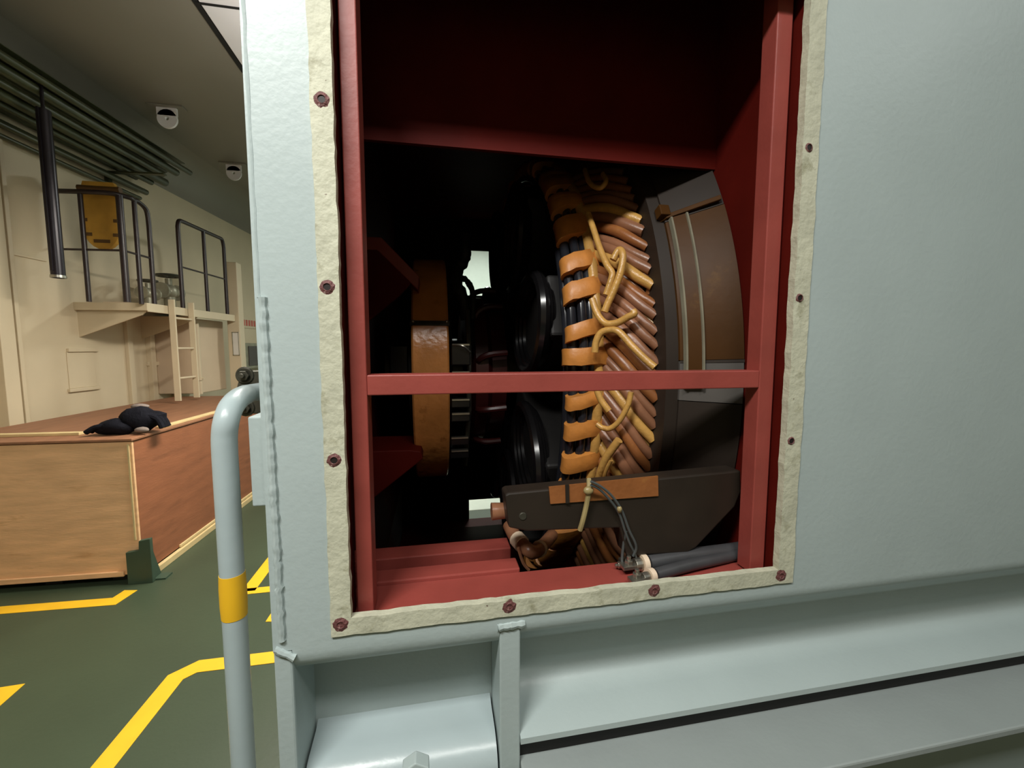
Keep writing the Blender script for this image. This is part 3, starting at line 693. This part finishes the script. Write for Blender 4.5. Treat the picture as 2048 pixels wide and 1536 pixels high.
MB().lathe([(xL + .038, sthick(xL + .038)), (xL + .038, sthick(xL + .038) + .008), (xL + .066, sthick(xL + .066) + .008), (xL + .066, sthick(xL + .066))], AX, 'X', 60, 0.0, .42, closed_prof=True).build('cover_strip', M_olive, st, smooth=True)
for d_, w_ in ((.034, .005), (.066, .005)):
    rr = sthick(xL + d_)
    MB().lathe([(xL + d_, rr), (xL + d_, rr + .013), (xL + d_ + w_, rr + .013), (xL + d_ + w_, rr)], AX, 'X', 60, 0.0, .42, closed_prof=True).build('conduit_strip', M_valve, st, smooth=True)['label'] = 'bright metal edge strip'
rr = sthick(xL + .05)
MB().lathe([(xL + .02, RL + .002), (xL + .03, RL + .022), (xE - .01, RE + .010), (xE - .01, RE)], AX, 'X', 4, .425, .437, closed_prof=True).lathe([(xL + .01, RL + .006), (xL + .012, RL + .03), (xL + .04, RL + .03), (xL + .04, RL)], AX, 'X', 3, .43, .46, closed_prof=True).build('joint_strip', M_olive, st, bevel=.002)
MB().lathe([(xL + .03, RL + .013), (xL + .07, RL + .04), (xE, RE + .002), (xE, RE)], AX, 'X', 2, .058, .064, closed_prof=True).build('joint_strip', M_cored, st)
# hoops of black sleeved leads at the winding end
for k, (dx, dr) in enumerate(((-.012, -.030), (-.004, -.004), (.022, .012), (.048, .010), (.070, .0))):
    n = 160
    MB().tube([ax(xC + dx, RC + dr - .012, 2 * PI * i / n) for i in range(n)], .0145, 10, closed=True).build('lead_hoop', M_blackg, st, smooth=True)
n = 160
def wob(i, s): return noise.noise(Vector((math.cos(2 * PI * i / n) * 14, math.sin(2 * PI * i / n) * 14, s)))
MB().tube([ax(xC + .062 + .004 * wob(i, 1), RC + .012 + .004 * wob(i, 4), 2 * PI * i / n) for i in range(n)], .0155, 10, closed=True).build('lead_hoop', M_rope, st, smooth=True)['label'] = 'tan varnished lead hoop'
MB().lathe([(xC + .05, RC - .06), (xC + .05, RC - .035), (xL + .01, RL - .085), (xL + .01, RL - .11)], AX, 'X', 120, closed_prof=True).build('winding_core', M_bar, st, smooth=True)
# tape bands around the hoops
def band(th, w_, tilt, parent=st, m=M_tape, fat=0.0, name='tape_band'):
    # closed loop section in (x, r) swept a short way in angle
    loop = []
    for k in range(20):
        a = 2 * PI * k / 20
        ex, er = .060 + fat, .034 + fat * .7
        cx, cr = xC + .031, RC - .006
        sx = math.copysign(abs(math.cos(a)) ** .75, math.cos(a)); sr = math.copysign(abs(math.sin(a)) ** .75, math.sin(a))
        loop.append((cx + ex * sx, cr + er * sr))
    mb = MB(); rows = []
    seg = 4
    for i in range(seg + 1):
        t = (i / seg - .5)
        row = []
        for x, r in loop:
            sh_ = tilt * (x - xC - .03) / .06 + .006 * noise.noise(Vector((x * 40, th * 30, r * 20)))
            bulge = 1 + .004 * (1 - (2 * t) ** 2)
            row.append(mb.bm.verts.new(ax(x, r * bulge, th + t * w_ + sh_)))
        rows.append(row)
    for i in range(seg):
        for k in range(20):
            l = (k + 1) % 20; mb.bm.faces.new((rows[i][k], rows[i][l], rows[i + 1][l], rows[i + 1][k]))
    mb.bm.faces.new(rows[0]); mb.bm.faces.new(rows[-1][::-1])
    return mb.build(name, m, parent, smooth=True)
def th_of(px, py):        # angle on the winding end whose picture height is py
    lo, hi = -1.3, 1.3
    for _ in range(40):
        m = (lo + hi) / 2; v = ax(xC + .03, RC, m) - O
        if 768 + F_PX * v.dot(_Dn) / v.dot(_F) > py: lo = m
        else: hi = m
    return lo
for (px, py, h) in ((1112, 330, 26), (1128, 374, 20), (1140, 412, 22), (1148, 459, 36), (1162, 528, 30), (1164, 582, 34), (1164, 660, 30), (1150, 797, 26), (1148, 855, 30), (1146, 918, 30), (1146, 975, 28), (1130, 1065, 30), (1120, 1100, 26)):
    th = th_of(px, py); dh = abs(th_of(px, py - h / 2) - th_of(px, py + h / 2))
    band(th, dh, .018)
for i in range(12): band(.70 + i * .19, .05, .012)
for i in range(8): band(-.95 - i * .22, .05, .012)
band(th_of(1164, 714), abs(th_of(1164, 698) - th_of(1164, 730)), .0, fat=.010).__setitem__('label', 'bulky knotted tape band')
# slanting winding bars from the hoop to the core face
for i in range(40):
    th = .86 - i * .0425
    if th < -.78: break
    j = random.uniform(-.010, .010)
    P = []
    lift = random.uniform(-.004, .012)
    for k in range(11):
        t = k / 10
        x = xC + .055 + (xL + .004 - xC - .055) * t
        r = (RC - .030) + (RL - .050 - RC + .030) * t + (.022 + lift) * math.sin(t * PI)
        a = th + j + .05 - .235 * (t ** .9 if t < .75 else .75 ** .9 + (t - .75) * .62)
        P.append(ax(x, r, a))
    m_ = (M_bar, M_bar2, M_bar, M_rope, M_bar2)[(i * 7 + 3) % 5] if i % 3 else M_bar2
    r0_ = random.uniform(.0125, .0165)
    MB().tube(smooth_path(P, 3), lambda t: r0_ * (.9 + .2 * math.sin(t * PI)), 10).build('winding_bar', m_, st, smooth=True)
# a second, deeper layer seen between them at the core mouth
for i in range(25):
    th = .74 - i * .058 + random.uniform(-.012, .012)
    P = [ax(xC + .12 + .013 * k, RL - .115 + .010 * k, th - .026 * k + .02) for k in range(6)] + [ax(xL + .006, RL - .075, th - .14)]
    MB().tube(smooth_path(P, 3), .012, 8).build('winding_bar', (M_bar, M_bar2, M_rope)[i % 3], st, smooth=True)
# lacing cords laid over the windings, placed along their run on the winding surface
def surf(px, py, lift=.03):
    y = .1
    while y < 1.2:
        q = at(px, py, y)
        r = RC + (RL - RC) * max(0, min(1, (q.x - xC) / (xL - xC))) + lift
        if math.hypot(q.y - AX.y, q.z - AX.z) <= r: break
        y += .002
    return at(px, py, y)
cords = [
    ([(1176, 428), (1186, 455), (1199, 495), (1214, 530), (1224, 545), (1222, 560), (1212, 590)], .0088),
    ([(1226, 520), (1238, 500), (1246, 512), (1241, 545), (1228, 580), (1216, 606), (1209, 624)], .0098),
    ([(1184, 598), (1192, 622), (1203, 640), (1216, 648), (1236, 645), (1256, 634), (1268, 628), (1266, 622)], .0095),
    ([(1190, 705), (1192, 684), (1202, 666), (1220, 660), (1238, 664), (1262, 690), (1290, 718), (1310, 735)], .0095),
    ([(1262, 784), (1256, 810), (1240, 840), (1222, 856), (1206, 856), (1194, 848)], .0075),
    ([(1238, 880), (1226, 896), (1210, 920), (1200, 948), (1194, 970)], .011),
    ([(1222, 920), (1212, 940), (1206, 962)], .006),
    ([(1170, 340), (1180, 366), (1200, 376), (1212, 362), (1206, 348)], .0075),
    ([(1194, 780), (1202, 800), (1218, 822)], .009)]
for pts_, r_ in cords:
    MB().tube(smooth_path([surf(a, b, .034) for a, b in pts_], 5), r_, 10).build('lacing_cord', M_rope, st, smooth=True)

# ================================================================ INSIDE: ROTOR
ro = thing('generator_rotor', 'dark red rotor hub with black pole coils and a copper-brown slip ring', 'rotor', (0, 1.25, 1.5))
MB().cyl(AX + Vector((-.2, 0, 0)), AX + Vector((xL, 0, 0)), .14, 32).build('shaft', M_dsteel, ro, smooth=True)
sx0, sx1 = at(823, 740, .755).x, at(899, 740, .755).x
RS = .49
sl = MB().lathe([(sx0, .30), (sx0, RS - .006), (sx0 + .006, RS), (sx1 - .006, RS), (sx1, RS - .006), (sx1, .30)], AX, 'X', 96, closed_prof=True).build('slip_ring', M_slip, ro, smooth=True)
tcl = math.asin((at(860, 646, .77).z - AX.z) / RS)
MB().lathe([(sx0 - .004, RS - .01), (sx0 - .004, RS + .004), (sx1 + .004, RS + .004), (sx1 + .004, RS - .01)], AX, 'X', 3, tcl - .018, tcl + .018, closed_prof=True).build('joint_clamp', M_dsteel, sl)
for x_ in (sx0 + .006, sx1 - .006):
    MB().sphere(ax(x_, RS + .006, tcl + .01), .006).build('clamp_screw', M_steel, sl, smooth=True)
MB().lathe([(sx0 - .02, .20), (sx0 - .02, .32), (sx1 + .02, .32), (sx1 + .02, .20)], AX, 'X', 48, closed_prof=True).build('ring_hub', M_blackm, ro, smooth=True)
MB().lathe([(.13, .12), (.13, .26), (.17, .33), (.22, .33), (.24, .30), (.30, .30), (.30, .12)], AX, 'X', 64, closed_prof=True).build('spider_hub', M_hub, ro, smooth=True)
for k in range(8):
    a = k * PI / 4 + .3
    u = Vector((0, -math.sin(a), -math.cos(a))) if False else None
    c_ = ax(.33, .60, a)
    rad = (ax(.33, 1, a) - ax(.33, 0, a)).normalized(); tan = Vector((1, 0, 0)).cross(rad)
    # oval black coil at the end of each pole
    pc_ = MB()
    for lay in range(3):
        pc_.tube([c_ + rad * (.20 - .012 * lay) * math.cos(q * PI / 16) + tan * (.155 - .012 * lay) * math.sin(q * PI / 16) + Vector((.012 * lay, 0, 0)) for q in range(32)], .020, 8, closed=True)
    pc_.build('pole_coil', M_black, ro, smooth=True)
    MB().obox(c_ - rad * .34 - tan * .10 + Vector((.02, 0, 0)), rad * .52, tan * .20, Vector((.24, 0, 0))).build('pole_body', M_blackm, ro, bevel=.01)
for k in range(10):
    a = k * PI / 5 + .1
    c_ = ax(.20, .34, a)
    MB().tube(smooth_path([ax(.19, .28, a), ax(.18, .335, a + .05), ax(.22, .36, a + .1), ax(.29, .36, a + .12)], 4), .013, 8).build('coil_lead', M_hub, ro, smooth=True)
# brush gear beside the slip ring
bg = thing('brush_gear', 'row of black brush holders with steel clips right of the slip ring', 'brush gear', (sx1 + .04, .9, 1.2))
for i, py in enumerate((690, 745, 800, 828, 876, 902)):
    q = at(920, py, .82 + (.06 if i > 3 else 0))
    x0_, x1_ = at(902, py, .82).x, at(941, py, .82).x
    hh = .075 if i == 0 else .03
    b = MB().box((x0_, q.y, q.z - hh), (x1_, q.y + .1, q.z)).build('brush_holder', M_black, bg, bevel=.004)
    MB().box((x0_ + .004, q.y - .006, q.z - .002), (x1_ - .004, q.y + .02, q.z + .004)).build('clip', M_steel, b)
q = at(800, 690, .95); q2 = at(818, 760, .95)
MB().box((at(778, 690, .95).x, .95, q2.z), (q2.x, 1.1, q.z)).build('brush_holder', M_black, bg, bevel=.006)
MB().tube([at(935, 620, .9), at(938, 700, .88), at(938, 820, .88), at(930, 930, .95)], .010, 8).build('brush_arm', M_dsteel, bg, smooth=True)
MB().tube(smooth_path([at(905, 690, .815), at(926, 692, .8), at(940, 704, .81)], 4), .004, 6).build('pigtail', M_steel, bg, smooth=True)

bl = smooth_path([at(930, 470, 1.0), at(931, 505, .98), at(928, 522, 1.0), at(917, 540, 1.0), at(915, 570, .96), at(926, 596, .95), at(932, 640, .95)], 6)
MB().tube(bl, lambda t: .022 + .007 * noise.noise(Vector((t * 14, 3, 1))), 9).build('lead_bundle', M_blackm, bg, smooth=True)
bl = smooth_path([at(905, 560, 1.02), at(924, 556, .99), at(937, 566, .98), at(946, 590, .97), at(944, 640, .95)], 6)
MB().tube(bl, lambda t: .012 + .004 * noise.noise(Vector((t * 16, 7, 1))), 9).build('lead_bundle', M_blackm, bg, smooth=True)

# ================================================================ INSIDE: BEAM, WIRES AND CABLES
yb = 0.085
def bz(px, py, y=yb): q = at(px, py, y); return (q.x, y, q.z)
bm_ = thing('insulation_beam', 'dark brown laminated beam crossing in front of the lower windings', 'beam', bz(1240, 1060))
MB().prism([bz(1010, 990), bz(1018, 986), bz(1482, 941), bz(1482, 985), bz(1470, 1014), bz(1392, 1096), bz(1375, 1106), bz(1254, 1112), bz(1240, 1056), bz(1055, 1063), bz(1018, 1056)], (0, .05, 0)).build('beam', M_beam, bm_, bevel=.004)
q = at(1046, 1033, yb - .001)
MB().lathe([(0, .0001), (0, .007), (.002, .0085)], q - Vector((0, .001, 0)), 'Y', 18).build('plug', M_dsteel, bm_)
MB().prism([bz(1098, 974, yb - .004), bz(1316, 952, yb - .004), bz(1317, 992, yb - .004), bz(1101, 1008, yb - .004)], (0, .0035, 0)).build('tape_strip', M_bar, bm_)['label'] = 'orange-brown tape strip'
MB().prism([bz(1131, 970, yb - .007), bz(1138, 969, yb - .007), bz(1139, 1006, yb - .007), bz(1132, 1007, yb - .007)], (0, .003, 0)).build('tape_band', M_beam, bm_)
qb0, qb1 = at(983, 1023, yb + .06), at(1030, 1023, yb + .06)
MB().lathe([(0, .001), (0, .019), (qb1.x - qb0.x, .016), (qb1.x - qb0.x, .001)], (qb0.x, yb + .06, qb0.z), 'X', 20, closed_prof=True).build('end_bushing', M_bar2, bm_, smooth=True)['label'] = 'tan bushing at the left end'
# taped cable with pale rings, lower left below the beam
tcb = thing('taped_cable', 'tan taped cable with pale rings below the left end of the beam', 'cable', tuple(at(1060, 1100, .22)))
path = smooth_path([at(1018, 1050, .30), at(1030, 1072, .26), at(1048, 1092, .22), at(1066, 1104, .20), at(1085, 1092, .26), at(1104, 1070, .34)], 6)
MB().tube(path, .017, 12).build('cable', M_bar2, tcb, smooth=True)
for (a, b) in ((1030, 1072), (1040, 1084), (1050, 1094), (1060, 1102)):
    i = min(range(len(path)), key=lambda k: (path[k] - at(a, b, .24)).length)
    i = max(1, min(len(path) - 2, i)); t = (path[i + 1] - path[i - 1]).normalized()
    MB().tube([path[i] - t * .005, path[i] + t * .005], .0205, 14).build('tape_ring', M_white, tcb, smooth=True)
MB().tube(smooth_path([at(1036, 1095, .2), at(1046, 1125, .2), at(1058, 1140, .2)], 4), .004, 6).build('loose_tail', M_bar2, tcb, smooth=True)
# pale cable tie hanging over the beam
tie = thing('cable_tie', 'pale nylon cable tie knotted over the middle of the dark beam', 'cable tie', tuple(at(1176, 975, yb - .01)))
MB().tube(smooth_path([at(1178, 958, yb + .0), at(1178, 980, yb - .014), at(1173, 1010, yb - .012), at(1166, 1040, yb - .012), at(1160, 1060, yb - .006)], 5), .0055, 8).build('strap', M_tie, tie, smooth=True)
MB().sphere(at(1177, 981, yb - .018), .010, (1.1, .8, .9)).build('knot', M_tie, tie, smooth=True)
# thin twin sensor leads
for k, dx in ((0, 0), (1, 6)):
    t = thing('sensor_lead', ('thin grey lead curving from the cable tie to the lug, upper of the pair', 'thin grey lead curving from the cable tie to the lug, lower of the pair')[k], 'wire', tuple(at(1240, 1010, .06)))
    if k == 0: pp = [(1182, 963), (1200, 972), (1222, 990), (1243, 1020), (1258, 1060), (1270, 1085), (1272, 1098), (1266, 1112)]
    else: pp = [(1182, 970), (1198, 978), (1218, 998), (1238, 1026), (1250, 1062), (1260, 1088), (1266, 1100), (1272, 1114)]
    MB().tube(smooth_path([at(a, b, .055 + .004 * k + .03 * i / 7) for i, (a, b) in enumerate(pp)], 5), .0028, 8).build('wire', M_wire, t, smooth=True)
    q = at(1239, 1018, .066) if k == 0 else at(1239, 1020, .07)
    MB().sphere(q, .0055, (1, 1, 1.2)).build('clip', M_tie, t, smooth=True)
t = thing('sensor_lead', 'thin grey lead hanging straight down to the leftmost lug bolt', 'wire', tuple(at(1244, 1140, .10)))
MB().tube(smooth_path([at(1252, 1062, .085), at(1247, 1090, .09), at(1244, 1120, .095), at(1248, 1140, .1), at(1243, 1150, .1)], 5), .0032, 8).build('wire', M_wire, t, smooth=True)
# power cables with lugs
zc2 = zs_
specs = [('thick dark grey power cable along the sill, upper and rear one with a cream ring', (1283, 1128), (1490, 1104), .0175, .085),
         ('thick dark grey power cable along the sill, lower and nearer one with a cream ring', (1298, 1158), (1490, 1124), .0130, .042),]
for k, (lab, a, b, r_, y_) in enumerate(specs):
    A = at(*a, y_); B = at(*b, y_ + (.02 if k == 0 else .055))
    A.z = max(A.z, zs_ + r_ + .001); B.z = max(B.z, zs_ + r_ + .001); 
    t = thing('power_cable', lab, 'cable', tuple(A), 'power cables on the sill')
    MB().tube(smooth_path([A + (B - A) * .06, A + (B - A) * .4 + Vector((0, 0, .002)), A + (B - A) * .75, B], 5), r_, 14).build('sheath', M_cable, t, smooth=True)
    d = (B - A).normalized()
    MB().tube([A - d * .001, A + d * .011], r_ * 1.16, 18).build('cream_ring', M_white, t, smooth=True)
    MB().tube([A - d * .018, A - d * .001], r_ * .8, 14).obox(A - d * .05 + Vector((0, -.012, -.004)), d * .034, Vector((0, .024, 0)), Vector((0, 0, .008))).build('lug', M_steel, t, bevel=.001)
    c = A - d * .032 + Vector((0, -.0, .004))
    MB().prism([c + Vector((.0095 * math.cos(q * PI / 3), .0095 * math.sin(q * PI / 3), 0)) for q in range(6)], (0, 0, .009)).cyl(c + Vector((0, 0, .009)), c + Vector((0, 0, .018)), .005, 10).build('lug_bolt', M_steel, t, bevel=.001)
q = at(1243, 1153, .1)
tl = thing('terminal_bolt', 'bright steel terminal bolt and bus tab at the left end of the cables', 'bolt', (q.x, q.y, zs_))
MB().box((q.x, q.y - .012, zs_), (q.x + .036, q.y + .02, zs_ + .02)).build('bus_tab', M_dsteel, tl, bevel=.002)
MB().tube([(q.x - .010, q.y, zs_ + .012), (q.x, q.y, zs_ + .012)], .0075, 6).tube([(q.x - .016, q.y, zs_ + .012), (q.x - .01, q.y, zs_ + .012)], .004, 8).build('bolt', M_steel, tl, bevel=.001)
q = at(1343, 1147, .06)
tb = thing('sill_bolt', 'small steel bolt standing on the sill in front of the cables', 'bolt', (q.x, q.y, zs_))
MB().prism([(q.x + .007 * math.cos(k * PI / 3), q.y + .007 * math.sin(k * PI / 3), zs_) for k in range(6)], (0, 0, .007)).build('nut', M_steel, tb, bevel=.001)
MB().cyl((q.x, q.y, zs_ + .007), (q.x, q.y, zs_ + .016), .0045, 12).build('thread', M_steel, tb)

for o in bpy.data.objects:
    for k in ('wx', 'wy', 'wz'):
        if k in o: del o[k]
